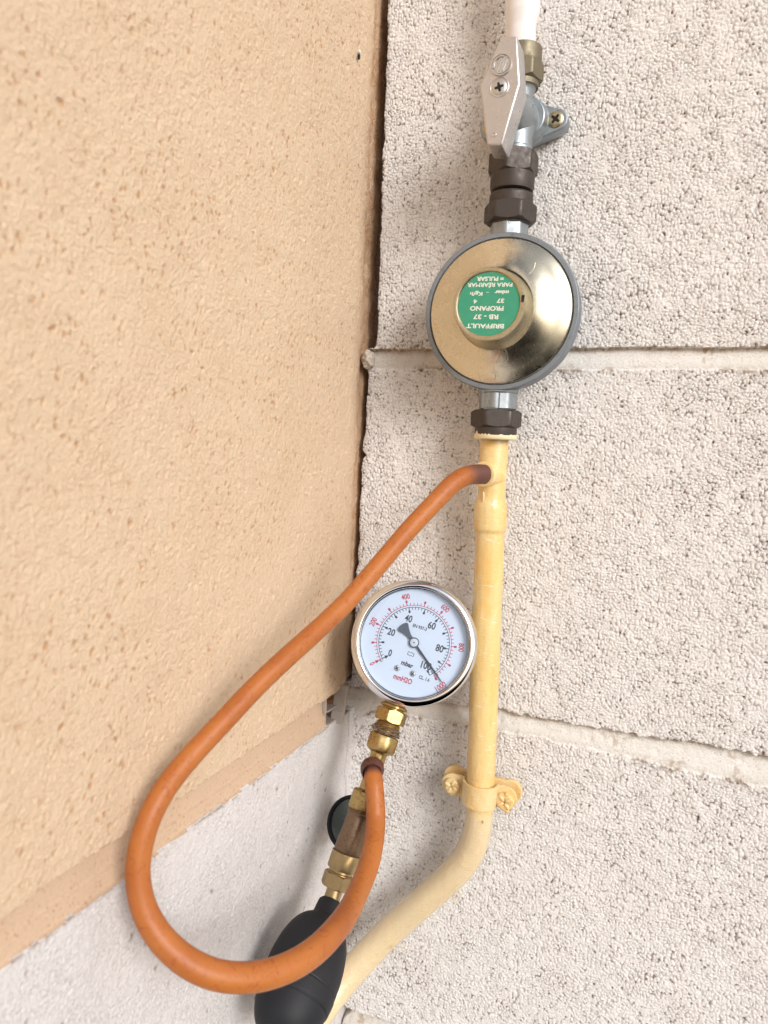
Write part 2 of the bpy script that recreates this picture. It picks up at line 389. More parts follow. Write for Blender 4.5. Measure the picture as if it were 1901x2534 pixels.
# rough left end of each course and the dark gap in the corner
zz = [.21, .18, .0066, .0064, -.0064, -.048, -.094, -.19, -.2049, -.3, -.3874, -.5]
ee = [.0012, .0017, .0041, -.0005, .0004, -.0014, -.0016, -.0027, -.0041, -.0016, .0013, .001]
e_ = np.interp(-Vv, [-z for z in zz], ee)+(fbm(U, Vv, 7*mm, 130, 3)-.5)*1.9*mm
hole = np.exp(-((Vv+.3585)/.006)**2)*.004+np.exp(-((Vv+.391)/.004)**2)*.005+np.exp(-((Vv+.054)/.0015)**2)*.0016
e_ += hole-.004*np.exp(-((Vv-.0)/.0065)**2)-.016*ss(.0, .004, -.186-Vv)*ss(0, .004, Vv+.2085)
lower = ss(0, .004, -.204-Vv)
gapd = (16*mm*(1-.76*lower))+.010*np.clip(hole/.004, 0, 1)
hR -= gapd*ss(0, .0016, e_-U)+.35*mm*ss(.002, 0, U-e_)
dirt_shadeR = np.clip(dirt_shadeR+.9*ss(0, .002, e_-U)*(1-.6*lower)+.25*ss(.0014, 0, np.abs(U-e_))*ss(.4, .6, vnoise(U, Vv, 4*mm, 140)), 0, .97)  # shade of the corner gap painted in as dark brown
hR *= inside
P3 = np.stack([U, -hR, Vv], -1)
fc = lambda A: (A[:-1, :-1]+A[1:, 1:])*.5
regR = np.where(jid[:-1, :-1] > 0, 10+jid[:-1, :-1], course[:-1, :-1])
split_build(P3, regR, {'dirt_shade': dirt_shadeR*inside}, [(0, 'block_course', M_white), (1, 'block_course', M_white), (2, 'block_course', M_white), (3, 'block_course', M_white), (4, 'block_course', M_white),
            (11, 'mortar_joint', M_joint), (12, 'mortar_joint', M_joint), (13, 'mortar_joint', M_joint), (14, 'mortar_joint', M_joint)], wallR)
print('right wall', P3.shape)

# ------------------------------------------------------------------ the side wall (plane x = 0), cream above the joint and white below
wallL = thing('block_wall', 'cream painted block wall on the left with a white painted lower course', 'wall', (0, -.2, -.6))
us = axis_grid(-.30, .030, .00042, -2.2, .0302); vs = axis_grid(-.43, .215, .00042, -1.6, 1.6)
U, Vv = np.meshgrid(us, vs)                                           # U = y
inside = ((U > -.32) & (Vv > -.44) & (Vv < .225)).astype(float)
wu = U+(vnoise(U, Vv, 2.2*mm, 201)-.5)*1.6*mm; wv = Vv+(vnoise(U, Vv, 2.2*mm, 202)-.5)*1.6*mm
f1, f2, cid = worley(wu, wv, 1.25*mm, 210); crev = 1-ss(0, .3, f2-f1)
soft = ss(.40, .7, fbm(U, Vv, 11*mm, 220, 3))
p1, p2, pid = worley(wu+(vnoise(U, Vv, 1.2*mm, 205)-.5)*.8*mm, wv*.62, 3.1*mm, 230); pit = (1-ss(.04, .27*(.5+.7*pid), p1))*(pid > .50)
q1, q2, qid = worley(wu*1.1+.2, wv*.75, 9.0*mm, 240); pit2 = (1-ss(.03, .17, q1))*(qid > .55)*ss(.35, .6, vnoise(U, Vv, 1.3*mm, 245))
hL = -.18*mm*crev*(1-soft*.5)+.20*mm*(fbm(U+7, Vv, 1.9*mm, 264, 2)-.5)+.16*mm*(vnoise(U+3, Vv, .95*mm, 265)-.5)+.12*mm*(1-np.clip(f1, 0, 1))+.9*mm*(fbm(U, Vv, 30*mm, 250, 3)-.5)+.30*mm*(fbm(U, Vv, 4*mm, 260, 3)-.5)+.22*mm*(vnoise(U, Vv*.8, 1.3*mm, 262)-.5)-.42*mm*pit-.65*mm*pit2
dirt_shadeL = np.clip(.34*crev**2*(1-soft)*ss(.3, .8, vnoise(U, Vv, 2*mm, 263))+.80*pit*ss(.35, .65, fbm(U, Vv, 20*mm, 270, 2))+.62*pit2*ss(.3, .6, vnoise(U, Vv, 14*mm, 271)), 0, .9)
up = -.1852+(fbm(U, Vv, 22*mm, 280, 3)-.5)*3.0*mm+(vnoise(U, Vv, 3*mm, 281)-.5)*.8*mm
lo_ = -.2015+(fbm(U, Vv, 18*mm, 285, 2)-.5)*1.6*mm+(vnoise(U, Vv, 5*mm, 286)-.5)*.4*mm
inj = (Vv < up) & (Vv > lo_); low = Vv <= lo_
m_ = ss(0, .0009, up-Vv)*ss(0, .0006, Vv-lo_); fr = np.clip((Vv-lo_)/np.maximum(up-lo_, 1e-4), 0, 1)
# white lower course: coarser grain
w1, w2, wid = worley(wu, wv, 1.6*mm, 310); wc = 1-ss(0, .33, w2-w1)
hLow = -.36*mm*wc*(1-.6*soft)+.20*mm*(vnoise(U+2, Vv, 1.0*mm, 322)-.5)+.26*mm*(fbm(U+5, Vv, 1.9*mm, 321, 2)-.5)+.14*mm*(1-np.clip(w1, 0, 1))+.8*mm*(fbm(U, Vv, 25*mm, 250, 3)-.5)+.35*mm*(fbm(U, Vv, 4*mm, 320, 2)-.5)-.4*mm*pit2
hL = np.where(low, hLow, hL)
dirt_shadeL = np.where(low, np.clip(.42*wc**2*(.8-.45*soft)+.7*pit2*(qid > .72), 0, .9), dirt_shadeL)
dirt_shadeL = np.clip(dirt_shadeL+.85*np.exp(-np.abs(Vv-lo_)/.0005)*ss(.42, .6, fbm(U, Vv, 5*mm, 330, 2)), 0, .9)
spk = (1-ss(.06, .17, worley(wu, wv, 2.3*mm, 340)[0]))*(vnoise(U, Vv, 3.5*mm, 341) > .50)
hL = hL*(1-.85*m_)-m_*mm*(1.8+1.4*ss(.28, .36, fr)+2.0*fr)+m_*.12*mm*(fbm(U, Vv, 12*mm, 345, 3)-.5)
dirt_shadeL = np.where(inj, np.clip(.8*spk+.8*ss(-.0345, -.0335, U), 0, .85), dirt_shadeL)  # brown specks, plus shade painted into the hollow end of the joint
# the end of the cream blocks falls back into the corner gap
hL -= np.where(Vv > up, 5.6*mm*np.clip((U+.024)/.024, 0, 1)**1.3+1.6*mm*ss(-.02, -.005, U)*(fbm(U, Vv, 9*mm, 353, 3)-.5), 0)
hL -= inj*9*mm*ss(-.0345, -.0340, U)
seam = np.exp(-((U+.0075+(fbm(U, Vv, 12*mm, 350, 2)-.5)*.004)/.0009)**2)*low; hL -= 1.2*mm*seam
dirt_shadeL = np.clip(dirt_shadeL+.5*seam+.9*ss(-.022, .004, U)*(Vv > up)*fbm(U, Vv, 6*mm, 352, 3), 0, .9)  # seam line; painted shade and dirt where the cream face turns into the corner
hL *= inside
P3 = np.stack([hL, U, Vv], -1)
rg = np.where(inj, 1, np.where(low, 2, 0))[:-1, :-1]
split_build(P3, rg, {'dirt_shade': dirt_shadeL*inside}, [(0, 'block_course', M_cream), (1, 'mortar_joint', M_creamj), (2, 'block_course', M_white2)], wallL)
print('left wall', P3.shape)

# mortar squeezed out into the corner at the first joint
mb = MB(); c = P(905, 897, .001); c = V3(.0000, -.0015, -.0005)
n1, n2 = 26, 40; V = []; F = []
M_lump = mat('bare_mortar', (.50, .42, .34), .95); mixcol(M_lump, ramp(M_lump, noise(M_lump, 500, 4), .4, .65, 0, .9), (.70, .64, .58)); bump(M_lump, noise(M_lump, 1200, 4), .0004)
rs = np.random.RandomState(3); ph = rs.rand(8)*6.28
for i in range(n1+1):
    for j in range(n2):
        a = math.pi*i/n1; b = 2*math.pi*j/n2; d_ = V3(math.sin(a)*math.cos(b), math.sin(a)*math.sin(b), math.cos(a))
        r = 1+.10*math.sin(5*d_[0]+ph[0])*math.sin(4*d_[2]+ph[1])+.09*math.sin(13*d_[1]+ph[2])*math.sin(11*d_[2]+ph[3])+.05*math.sin(31*d_[2]+ph[4])*math.sin(27*d_[0]+ph[5])
        V.append(c+d_*V3(.0036, .0040, .0052)*r)
for i in range(n1):
    for j in range(n2): F.append((i*n2+j, i*n2+(j+1) % n2, (i+1)*n2+(j+1) % n2, (i+1)*n2+j))
mb.add(V, F); mb.build('mortar_lump', M_lump, wallR, angle=None)

# little plastic joint profile left in the end of the side wall's joint
t = thing('joint_profile', 'small broken grey plastic profile end stuck in the wall corner at the joint', 'plastic strip', (.002, -.024, -.193))
mb = MB()
def box(mb, a, b, mi=0):
    a = np.asarray(a, float); b = np.asarray(b, float)
    v = [(x, y, z) for x in (a[0], b[0]) for y in (a[1], b[1]) for z in (a[2], b[2])]
    mb.add(v, [(0, 1, 3, 2), (4, 6, 7, 5), (0, 4, 5, 1), (2, 3, 7, 6), (0, 2, 6, 4), (1, 5, 7, 3)], mi)
box(mb, (-.009, -.0340, -.2025), (-.0022, -.0334, -.1855)); box(mb, (-.009, -.0336, -.2020), (-.0005, -.0225, -.2012)); box(mb, (-.009, -.0336, -.1948), (-.0012, -.0215, -.1940))
mb.build('web', M_plastic, t, bevel=.0002)
mb = MB(); prism(mb, [(-.0246, -.2035), (-.0225, -.2030), (-.0168, -.186), (-.0170, -.1835), (-.0188, -.1835), (-.0208, -.189), (-.0218, -.1955), (-.0234, -.197)], V3(0, 0, 0), V3(0, 1, 0), V3(0, 0, 1), V3(1, 0, 0), -.004, .0035)
mb.build('flange', M_plastic, t, bevel=.0005)

# ------------------------------------------------------------------ pipes and fittings
OFF = .020
def ax(x, y, off=OFF): return P(x, y, off)
def vprof(seg, off=OFF):
    """seg: list of (x, y, rpx) -> world axis points and radii"""
    pts = [ax(x, y, off) for x, y, r in seg]; return pts, [M(r, p) for (x, y, r), p in zip(seg, pts)]
def segaxis(p0, p1):
    a = unit(p1-p0); return a, np.linalg.norm(p1-p0)

# white pipe from above
pts, rad = vprof([(1308, -420, 43), (1295, -40, 42), (1294, 18, 42), (1293, 38, 41.5), (1291, 58, 38), (1290, 72, 35.5), (1290, 100, 35), (1289, 130, 34)])
p_ = smooth_path(pts, 6); r_ = np.interp(np.arange(len(p_)), np.arange(len(pts))*6, rad)
t = thing('gas_pipe', 'white painted gas pipe coming down into the shut-off valve', 'pipe', pts[0])
mb = MB(); tube(mb, p_, r_, 48); mb.build('pipe', M_pvc, t)

# shut-off valve
pv0, pv1 = ax(1291, 95), ax(1276, 362); a, L = segaxis(pv0, pv1)
def py(y, x0=1291, y0=95, x1=1276, y1=362, off=OFF): return ax(x0+(x1-x0)*(y-y0)/(y1-y0), y, off)
valve = thing('gas_valve', 'grey metal shut-off valve with a long lever handle, screwed to the wall', 'valve', pv0)
S = M(1, pv0)
tt = lambda y: (lambda y: np.linalg.norm(py(y)-pv0)*np.sign(y-95))(y+(1152-y)*.023)
mb = MB(); lathe(mb, pv0, a, [(tt(178), 37*S), (tt(206), 37*S)]+[(tt(180+k*3.2), (42 if k % 2 else 39.5)*S) for k in range(8)], 48) if 0 else None
prof = []
for k in range(9): prof.append((tt(176+k*3.4), (43.5 if k % 2 else 40.5)*S))
prof += [(tt(212), 38*S), (tt(240), 35*S), (tt(262), 37*S), (tt(280), 43*S), (tt(296), 45*S), (tt(314), 42.5*S), (tt(322), 41*S), (tt(350), 41*S), (tt(354), 43.5*S), (tt(360), 43.5*S), (tt(364), 41*S), (tt(380), 40*S)]
lathe(mb, pv0, a, prof, 64)
c0 = py(292); lathe(mb, c0, V3(0, -1, 0), [(-.016, M(50, c0)), (-.004, M(51, c0)), (.004, M(50, c0)), (.0085, M(46, c0)), (.010, M(42, c0)), (.016, M(30, c0)), (.022, M(29, c0)), (.0235, M(24, c0)), (.030, M(22, c0))], 64)
text(mb, 'DN', c0, V3(1, 0, 0), V3(0, 0, 1), V3(0, -1, 0), .0085, .001, .0022, .5, lift=.0088)
mb.build('valve_body', M_zinc, valve)
# flange with two ears
oE = .0095; cc = P(1303, 303, oE); eR = P(1378, 296, oE); eL = P(1214, 316, oE)
X, Y, N = V3(1, 0, 0), V3(0, 0, 1), V3(0, -1, 0)
loc = lambda p: ((p-cc)@X, (p-cc)@Y)
ring = circle(0, 0, M(50, cc))+circle(*loc(eR), M(27, eR))+circle(*loc(eL), M(27, eL))
mb = MB(); prism(mb, hull(ring), cc, X, Y, N, -.008, 0, c=(0, 0)); lathe(mb, cc, N, [(-.002, M(58, cc)), (.0006, M(57, cc)), (.0016, M(53, cc)), (.006, M(50, cc))], 64)
fl = mb.build('mounting_flange', M_zinc, valve, bevel=.0007)
screw('screw', fl, P(1375, 295, oE+.0004), N, M(19.5, eR), .9, M_screw, .18); screw('screw', fl, eL+N*.0004, N, M(19.5, eL), .4, M_screw, .18)
# handle: a long lozenge bar
oH = .0555
hp = [(1243, 94), (1277, 93), (1286, 130), (1286, 205), (1264, 290), (1244, 354), (1207, 353), (1196, 290), (1188, 215), (1196, 180), (1222, 125)]
hp = [(1240, 92), (1279, 92), (1286, 207), (1243, 355), (1206, 354), (1188, 212)]
hpt = [P(x, y, oH) for x, y in hp]; hc = P(1236, 216, oH)
poly = [((p-hc)@X, (p-hc)@Y) for p in hpt][::-1]
def densify(poly, n=3):
    out = []
    for i in range(len(poly)):
        a_, b_ = np.array(poly[i]), np.array(poly[(i+1) % len(poly)])
        for k in range(n): out.append(tuple(a_+(b_-a_)*k/n))
    return out
mb = MB(); pc = np.mean(poly, axis=0)
prism(mb, [tuple((np.array(p)-pc)*1.06+pc) for p in poly], hc, X, Y, N, -.0150, 0, taper=.968, c=tuple(pc))
hd = mb.build('lever_handle', M_satin, valve, bevel=.0008)
mb = MB(); lathe(mb, py(292), N, [(.022, M(27, c0)), (oH-OFF-.008, M(27, c0))], 40); mb.build('handle_stem', M_zinc, valve)
mb = MB(); lathe(mb, hc, N, [(-.001, M(25, hc)), (.00012, M(24.5, hc)), (.00028, M(22.5, hc)), (-.0004, M(20.5, hc)), (-.0006, M(20, hc))], 48, cap=(False, True)); mb.build('screw_seat', M_satin, hd)
screw('screw', hd, hc+N*.0001, N, M(18.5, hc), .25, M_steel, .14)
# embossed emblem: S of slanted strokes in a ring
ec = P(1241, 160, oH); er = M(25, ec); mb = MB()
def flatline(mb, pts2, wid, O, X, Y, N, t0=-.0002, t1=.00022, mi=0):
    pts2 = np.asarray(pts2, float); T = np.gradient(pts2, axis=0); T /= np.linalg.norm(T, axis=1)[:, None]; Nn = np.stack([-T[:, 1], T[:, 0]], 1)
    poly_ = np.vstack([pts2+Nn*wid/2, (pts2-Nn*wid/2)[::-1]]); 
    n_ = len(pts2); V = []; 
    for h_ in (t0, t1): V += [O+X*p[0]+Y*p[1]+N*h_ for p in poly_]
    m2 = 2*n_; F = []
    for i in range(n_-1):
        F.append((i, i+1, m2-2-i, m2-1-i)[::-1]); F.append((m2+i, m2+i+1, m2+m2-2-i, m2+m2-1-i))
    for i in range(m2): F.append((i, (i+1) % m2, m2+(i+1) % m2, m2+i))
    mb.add(V, F, mi)
flatline(mb, circle(0, 0, er, 48, 0, 2*math.pi, True), er*.12, ec, X, Y, N, t1=.0007)
flatline(mb, circle(0, 0, er*.80, 20, 1.2, 3.5, True), er*.15, ec, X, Y, N, t1=.0007); flatline(mb, circle(0, 0, er*.80, 20, -1.9, .4, True), er*.15, ec, X, Y, N, t1=.0007)
for q in (-.30, .02, .34): flatline(mb, [(er*(q-.22), -er*.62), (er*q, 0), (er*(q+.22), er*.62)], er*.15, ec, X, Y, N, t1=.0007)
mb.build('emblem', M_steel, hd)
mb = MB(); lathe(mb, P(1222, 333, oH), N, [(-.0001, M(7, hc)), (.0003, M(6, hc)), (.0003, M(4.4, hc)), (-.0001, M(4, hc))], 24, cap=(False, False)); mb.build('moulding_mark', M_satin, hd)
# inlet union nut (aged brass)
nz = py(135); a1 = a; mb = MB(); S2 = M(1, nz)
n0 = ax(1300, 94); n0 = ax(1297, 94)
q = lambda y: (lambda y: np.linalg.norm(py(y)-py(94))*np.sign(y-94))(y+(1152-y)*.025)
lathe(mb, n0, a, [(q(95), 36*S2), (q(94), 43*S2), (q(97), 46*S2), (q(132), 47*S2), (q(136), 46*S2)], 64)
hexnut(mb, n0, a, q(134), q(182), 46.5*S2, phase=.35)
lathe(mb, n0, a, [(q(176), 43*S2), (q(196), 42.5*S2), (q(198), 40*S2)], 48)
mb.build('inlet_nut', M_olive, valve)

# dark union between valve and regulator
cu0, cu1 = ax(1274, 362), ax(1262, 545); a, L = segaxis(cu0, cu1); S3 = M(1, cu0)
t = thing('pipe_union', 'dark tarnished brass union of two nuts above the round regulator', 'pipe fitting', cu0)
k_ = L/183.
Q = lambda y: (y+(1152-y)*.027-362)*k_
mb = MB(); hexnut(mb, cu0, a, Q(360), Q(416), 54.5*S3, phase=.10); lathe(mb, cu0, a, [(Q(404), 54.5*S3), (Q(446), 54.5*S3), (Q(456), 52*S3), (Q(459), 46*S3)], 64); mb.build('union_nut', M_brown, t)
mb = MB(); lathe(mb, cu0, a, [(Q(440), 36*S3), (Q(480), 37*S3)], 48); mb.build('tail_piece', M_brown, t)
mb = MB(); lathe(mb, cu0, a, [(Q(462), 44*S3), (Q(464), 51*S3), (Q(469), 54*S3), (Q(497), 54*S3), (Q(500), 53*S3)], 64); hexnut(mb, cu0, a, Q(490), Q(539), 57*S3, phase=.42)
lathe(mb, cu0, a, [(Q(534), 50*S3), (Q(543), 49*S3), (Q(544), 44*S3)], 48); mb.build('union_nut', M_brown, t)

# ------------------------------------------------------------------ pressure regulator
oR = .0305; rc = P(1236, 771, oR)
reg = thing('pressure_regulator', 'round gold-coloured gas pressure regulator with a green sticker on its raised cap', 'gas regulator', rc)
R = M(193.5, rc)
mb = MB(); lathe(mb, rc, N, [(-.024, R*.35), (-.020, R*.62), (-.012, R*.90), (-.0092, R*.985), (-.0085, R), (-.0012, R), (-.0002, R*.992), (0, R*.985), (.0001, R*.935), (-.0012, R*.925), (-.0012, R*.85)], 128)
mb.build('rim', M_zincdark, reg)
# dish + cap
def px_for_cap():
    best = None
    for o_ in np.arange(.040, .065, .0005):
        p = P(1208, 756, o_); e = abs(p[0]-rc[0])+abs(p[2]-rc[2])
        if best is None or e < best[0]: best = (e, o_, p)
    return best
e_b, oC, pcap = px_for_cap(); print('cap off', oC, e_b, pcap, rc)
hcap = oC-oR; cc2 = V3((rc[0]+pcap[0])/2, rc[1], (rc[2]+pcap[2])/2)
rf = M(79, pcap)
mb = MB(); lathe(mb, rc, N, [(-.001, R*.918), (-.0001, R*.920), (.0004, R*.912), (.0008, R*.90), (.0022, R*.78), (.0045, R*.62), (hcap*.36, R*.52), (hcap*.40, R*.495), (hcap*.44, R*.480)], 160, cap=(False, False))
for (dx, dz, ln, an) in ((.0105, -.018, .004, 1.2),): pass
dish = mb.build('cover_dish', M_gold, reg, angle=50)
mb = MB(); lathe(mb, cc2, N, [(hcap*.36, rf*1.30), (hcap*.42, rf*1.265), (hcap*.52, rf*1.22), (hcap*.70, rf*1.19), (hcap*.90, rf*1.16), (hcap*.965, rf*1.145), (hcap, rf*1.115), (hcap+.0001, rf*1.05), (hcap-.0002, rf*1.01), (hcap-.0010, rf), (hcap-.0010, rf*.5)], 128, cap=(False, True), rfun=lambda th, t, r: r*(1+.004*np.sin(9*th+t*900)*(t > hcap*.9)))
capo = mb.build('reset_cap', M_goldcap, reg, angle=50)
fo = cc2+N*(hcap-.0009)
mb = MB(); pl = circle(0, 0, rf*.985, 90); prism(mb, [(x*(1+.006*math.sin(7*i)), y*(1+.006*math.cos(5*i))) for i, (x, y) in enumerate(pl)], fo, X, Y, N, 0, .00012)
stk = mb.build('sticker', M_green, capo)
th = math.pi+math.radians(-1.5); Xt = X*math.cos(th)+Y*math.sin(th); Yt = -X*math.sin(th)+Y*math.cos(th)
u_ = rf/248.
mb = MB()
def RT(s, x, y, w_, h_):         # x,y measured in the zoomed photo around the sticker's centre
    text(mb, s, fo, Xt, Yt, N, -(x-680)*u_, (y-835)*u_, h_*u_, 0, w_*u_, lift=.00018, bold=.00011)
RT('BRIFFAULT', 665, 1003, 302, 36); RT('RB - 37', 665, 932, 200, 38); RT('PROPANO', 668, 868, 268, 37)
RT('37', 771, 809, 60, 34); RT('4', 573, 815, 30, 32); RT('mbar', 775, 745, 112, 28); RT('-', 665, 745, 18, 4); RT('Kg/h', 575, 752, 100, 38)
RT('PARA RÉARMAR', 676, 692, 358, 40); RT('= PULSAR', 676, 642, 215, 34)
mb.build('sticker_lettering', M_print, stk)
# small nick in the rim of the cap, its shade drawn as a black chip
mb = MB(); A_ = .12; pn = cc2+X*rf*1.08*math.cos(A_)+Y*rf*1.08*math.sin(A_); prism(mb, [(-.0006, -.0016), (.0006, -.0016), (.0008, .0016), (-.0006, .0016)], pn, X, Y, N, hcap-.0012, hcap+.00014); mb.build('nick', M_black, capo)
# scratches and embossed arrow on the dish
mb = MB()
def on_dish(x, y):
    p = P(x, y, oR+.003); dx, dz = p[0]-rc[0], p[2]-rc[2]; r = math.hypot(dx, dz)
    h_ = np.interp(r/R, [.49, .52, .62, .78, .90], [hcap*.40, hcap*.36, .0045, .0022, .0008]); 
    p = P(x, y, oR+h_); return V3(p[0], -(oR+h_)-.00006, p[2])
for pl in ([(1235, 860), (1236, 882), (1228, 898)], [(1246, 860), (1254, 872), (1258, 888), (1250, 900), (1242, 905)], [(1222, 907), (1223, 920), (1216, 922), (1228, 922), (1224, 940)],
           [(1325, 650), (1322, 665), (1310, 678), (1306, 679)], [(1268, 640), (1276, 646), (1281, 640), (1290, 642)]):
    mb = MB(); tube(mb, smooth_path([on_dish(*q) for q in pl], 4), .00016, 6); mb.build('scratch', M_goldcap, dish)
# ports
pi0 = ax(1262, 535, OFF); pi1 = ax(1259, 600, OFF); a, L = segaxis(pi0, pi1); S4 = M(1, pi0)
mb = MB(); lathe(mb, pi0, a, [(0, 46*S4), (L, 46*S4), (L*1.1, 46*S4)], 96, lambda th, t, r: np.minimum(44.5*S4/np.cos((th % (np.pi/4))-np.pi/8), 47*S4))
po = ax(1259, 562, OFF)+N*(45.2*S4); text(mb, 'X-05', po, X, Y, N, 0, 0, .0023, math.pi, lift=.00002); text(mb, 'X-05', po, X, Y, N, 0.00006, 0, .0023, math.pi, lift=.00004)
mb.build('inlet_port', M_zinc, reg)
po0 = ax(1235, 930); po1 = ax(1231, 1030); a, L = segaxis(po0, po1); S5 = M(1, po1)
mb = MB(); lathe(mb, po0, a, [(0, 46*S5), (L*.36, 47*S5), (L*.82, 47*S5), (L*.88, 42*S5), (L, 42*S5)], 96, lambda th, t, r: np.minimum(r*.95/np.cos((th % (np.pi/4))-np.pi/8), r))
lathe(mb, po0, a, [(L*.30, 50*S5), (L*.42, 50*S5), (L*.45, 47*S5)], 64)
pt = ax(1226, 994)+N*(45.4*S5); text(mb, 'X15', pt, X, Y, N, 0, -.001, .0026, .03, lift=.0001); text(mb, 'K21', pt, X, Y, N, 0, .0030, .0020, .03, lift=.0001)
flatline(mb, [(-.0042, .0045), (-.0042, -.0032), (-.0030, -.0042), (.0030, -.0042), (.0042, -.0032), (.0042, .0045)], .0003, pt, X, Y, N, -.0003, .0001)
mb.build('outlet_port', M_zinc, reg)
no0 = ax(1229, 1016); no1 = ax(1226, 1084); a, L = segaxis(no0, no1); S6 = M(1, no0); k_ = L/68.
Q = lambda y: (y+(1152-y)*.027-1016)*k_
mb = MB(); hexnut(mb, no0, a, Q(1012), Q(1056), 55*S6, phase=.22); lathe(mb, no0, a, [(Q(1050), 52*S6), (Q(1078), 52*S6), (Q(1083), 50*S6), (Q(1085), 34*S6)], 64)
nutb = mb.build('union_nut', M_brown, reg)
# paint smeared over the nut's lower lip
mb = MB(); rs = np.random.RandomState(5); nn = 72; top = [Q(1076)-abs(rs.randn())*5*k_*(1.6 if 40 < i < 60 else .5) for i in range(nn)]
x_, y_, a_ = frame(a); V = []
for (dt, rr) in ((0, 52.6), (1, 52.9), (2, 50.5), (3, 35)):
    for j in range(nn):
        th_ = 2*math.pi*j/nn; tv = top[j] if dt == 0 else (Q(1083), Q(1086.5), Q(1087))[dt-1]
        V.append(no0+a*tv+(x_*math.cos(th_)+y_*math.sin(th_))*rr*S6)
F = [(k*nn+j, k*nn+(j+1) % nn, (k+1)*nn+(j+1) % nn, (k+1)*nn+j) for k in range(3) for j in range(nn)]
mb.add(V, F)
M_smear = mat('cream_paint_smear', (.86, .74, .48), .35); mb.build('paint_smear', M_smear, nutb, angle=None)

# ------------------------------------------------------------------ yellow pipe
yp = [(1225, 1078, 34.5, .018), (1223, 1110, 35, .018), (1219, 1175, 34.5, .018), (1217, 1225, 34, .018), (1215, 1240, 37, .018), (1214, 1252, 41, .018), (1213, 1285, 41.5, .018), (1212.5, 1308, 41.5, .018), (1212, 1316, 39.5, .018), (1212, 1321, 36.5, .018),
      (1210.5, 1400, 36.5, .018), (1205.5, 1500, 36, .018), (1202, 1600, 36, .018), (1198, 1710, 35.5, .018), (1194.5, 1815, 35.5, .018), (1190, 1915, 35, .018), (1186.5, 2000, 34.5, .018), (1181, 2055, 34.5, .018), (1165, 2105, 35, .018),
      (1134, 2150, 35.5, .0185), (1086, 2196, 35, .019), (1045, 2233, 35, .020), (1000, 2272, 35, .021), (948, 2322, 35, .0235), (896, 2377, 35, .029), (850, 2428, 35.5, .036), (806, 2485, 36, .046), (770, 2540, 37, .056), (730, 2610, 38, .068)]
pts = [P(x, y, o) for x, y, r, o in yp]; rad = np.array([M(r, p) for (x, y, r, o), p in zip(yp, pts)])
NS = 8; p_ = smooth_path(pts, 1); 
def resample(pts, rad, step):
    fine = smooth_path(pts, 12); rr = np.interp(np.linspace(0, len(pts)-1, len(fine)), np.arange(len(pts)), rad)
    s = np.r_[0, np.cumsum(np.linalg.norm(np.diff(fine, axis=0), axis=1))]; q = np.arange(0, s[-1], step)
    return np.stack([np.interp(q, s, fine[:, i]) for i in range(3)], 1), np.interp(q, s, rr)
# keep the straight part straight: smooth only gently, then resample evenly
p_, r_ = resample(pts, rad, .0011)
ypipe = thing('gas_pipe', 'glossy yellow painted gas pipe running down the wall and bending to the lower left', 'pipe', pts[0])
mb = MB(); NN = 48
rs = np.random.RandomState(11)
bumps = [(rs.randint(0, len(p_)), rs.rand()*6.28, rs.uniform(.010, .035), rs.uniform(.15, .5)) for _ in range(150)]
def wobf(k, th_):
    out = np.ones_like(th_)+.006*np.sin(2*th_+k*.05)
    for (bk, bt, bh, bs) in bumps:
        if abs(k-bk) < 5: out += bh*.8*np.exp(-((k-bk)/1.1)**2)*np.exp(-(np.angle(np.exp(1j*(th_-bt)))/(bs*.5))**2)
    return out
tube(mb, p_, r_, NN, wob=wobf)
zc = p_[:, 2]; zf = P(1186, 1985, .018)[2]
fade = np.repeat(ss(0, 1, (zf-zc)/.012), NN)*.85+np.repeat(ss(.06, -.02, zc-zf)*.35, NN)
mb.build('pipe', M_paint, ypipe, attrs={'fade': np.clip(fade, 0, .9)}, angle=60)
# dent / blob ring on the slanted part
def blob(mb, c, ax3, s):
    n1, n2 = 14, 20; V = []
    for i in range(n1+1):
        for j in range(n2):
            a_ = math.pi*i/n1; b_ = 2*math.pi*j/n2; V.append(c+ax3[0]*s[0]*math.sin(a_)*math.cos(b_)+ax3[1]*s[1]*math.sin(a_)*math.sin(b_)+ax3[2]*s[2]*math.cos(a_))
    mb.add(V, [(i*n2+j, i*n2+(j+1) % n2, (i+1)*n2+(j+1) % n2, (i+1)*n2+j) for i in range(n1) for j in range(n2)])
def drip(fn):
    mb = MB(); fn(mb); mb.build('paint_drip', M_paint, ypipe, angle=60, attrs={'fade': [.45]*mb.n})
for (x, y, o) in ((1196, 1240, .0253), (1139, 2213, .0225), (1002, 2345, .0290), (975, 2347, .031), (1197, 2035, .0253), (1164, 2060, .0245), (1140, 2120, .0245)):
    drip(lambda mb: blob(mb, P(x, y, o), frame(N), (.0005, .0009, .0004)))
drip(lambda mb: tube(mb, smooth_path([P(1128, 2200, .024), P(1126, 2210, .022), P(1120, 2219, .0165), P(1123, 2228, .0125), P(1131, 2231, .010)], 5), .00035, 8))
drip(lambda mb: tube(mb, smooth_path([P(1196, 1218, .0255), P(1197, 1228, .0256), P(1196, 1238, .0255)], 5), .0006, 8))
# branch that takes the test hose
tb = P(1221, 1176, .018); te = P(1196, 1174, .0285); a, L = segaxis(tb, te); rr = .0056
mb = MB(); lathe(mb, tb, a, [(0, .0075), (L*.35, .0070), (L*.55, .0062), (L*.80, .0060), (L*.84, .0066), (L*1.0, .0066), (L*1.04, .0062), (L*1.04, .0048), (L*.9, .0046)], 48, cap=(False, True))
mb.build('tee_branch', M_paint, ypipe, attrs={'fade': [0.]*mb.n}, angle=50)

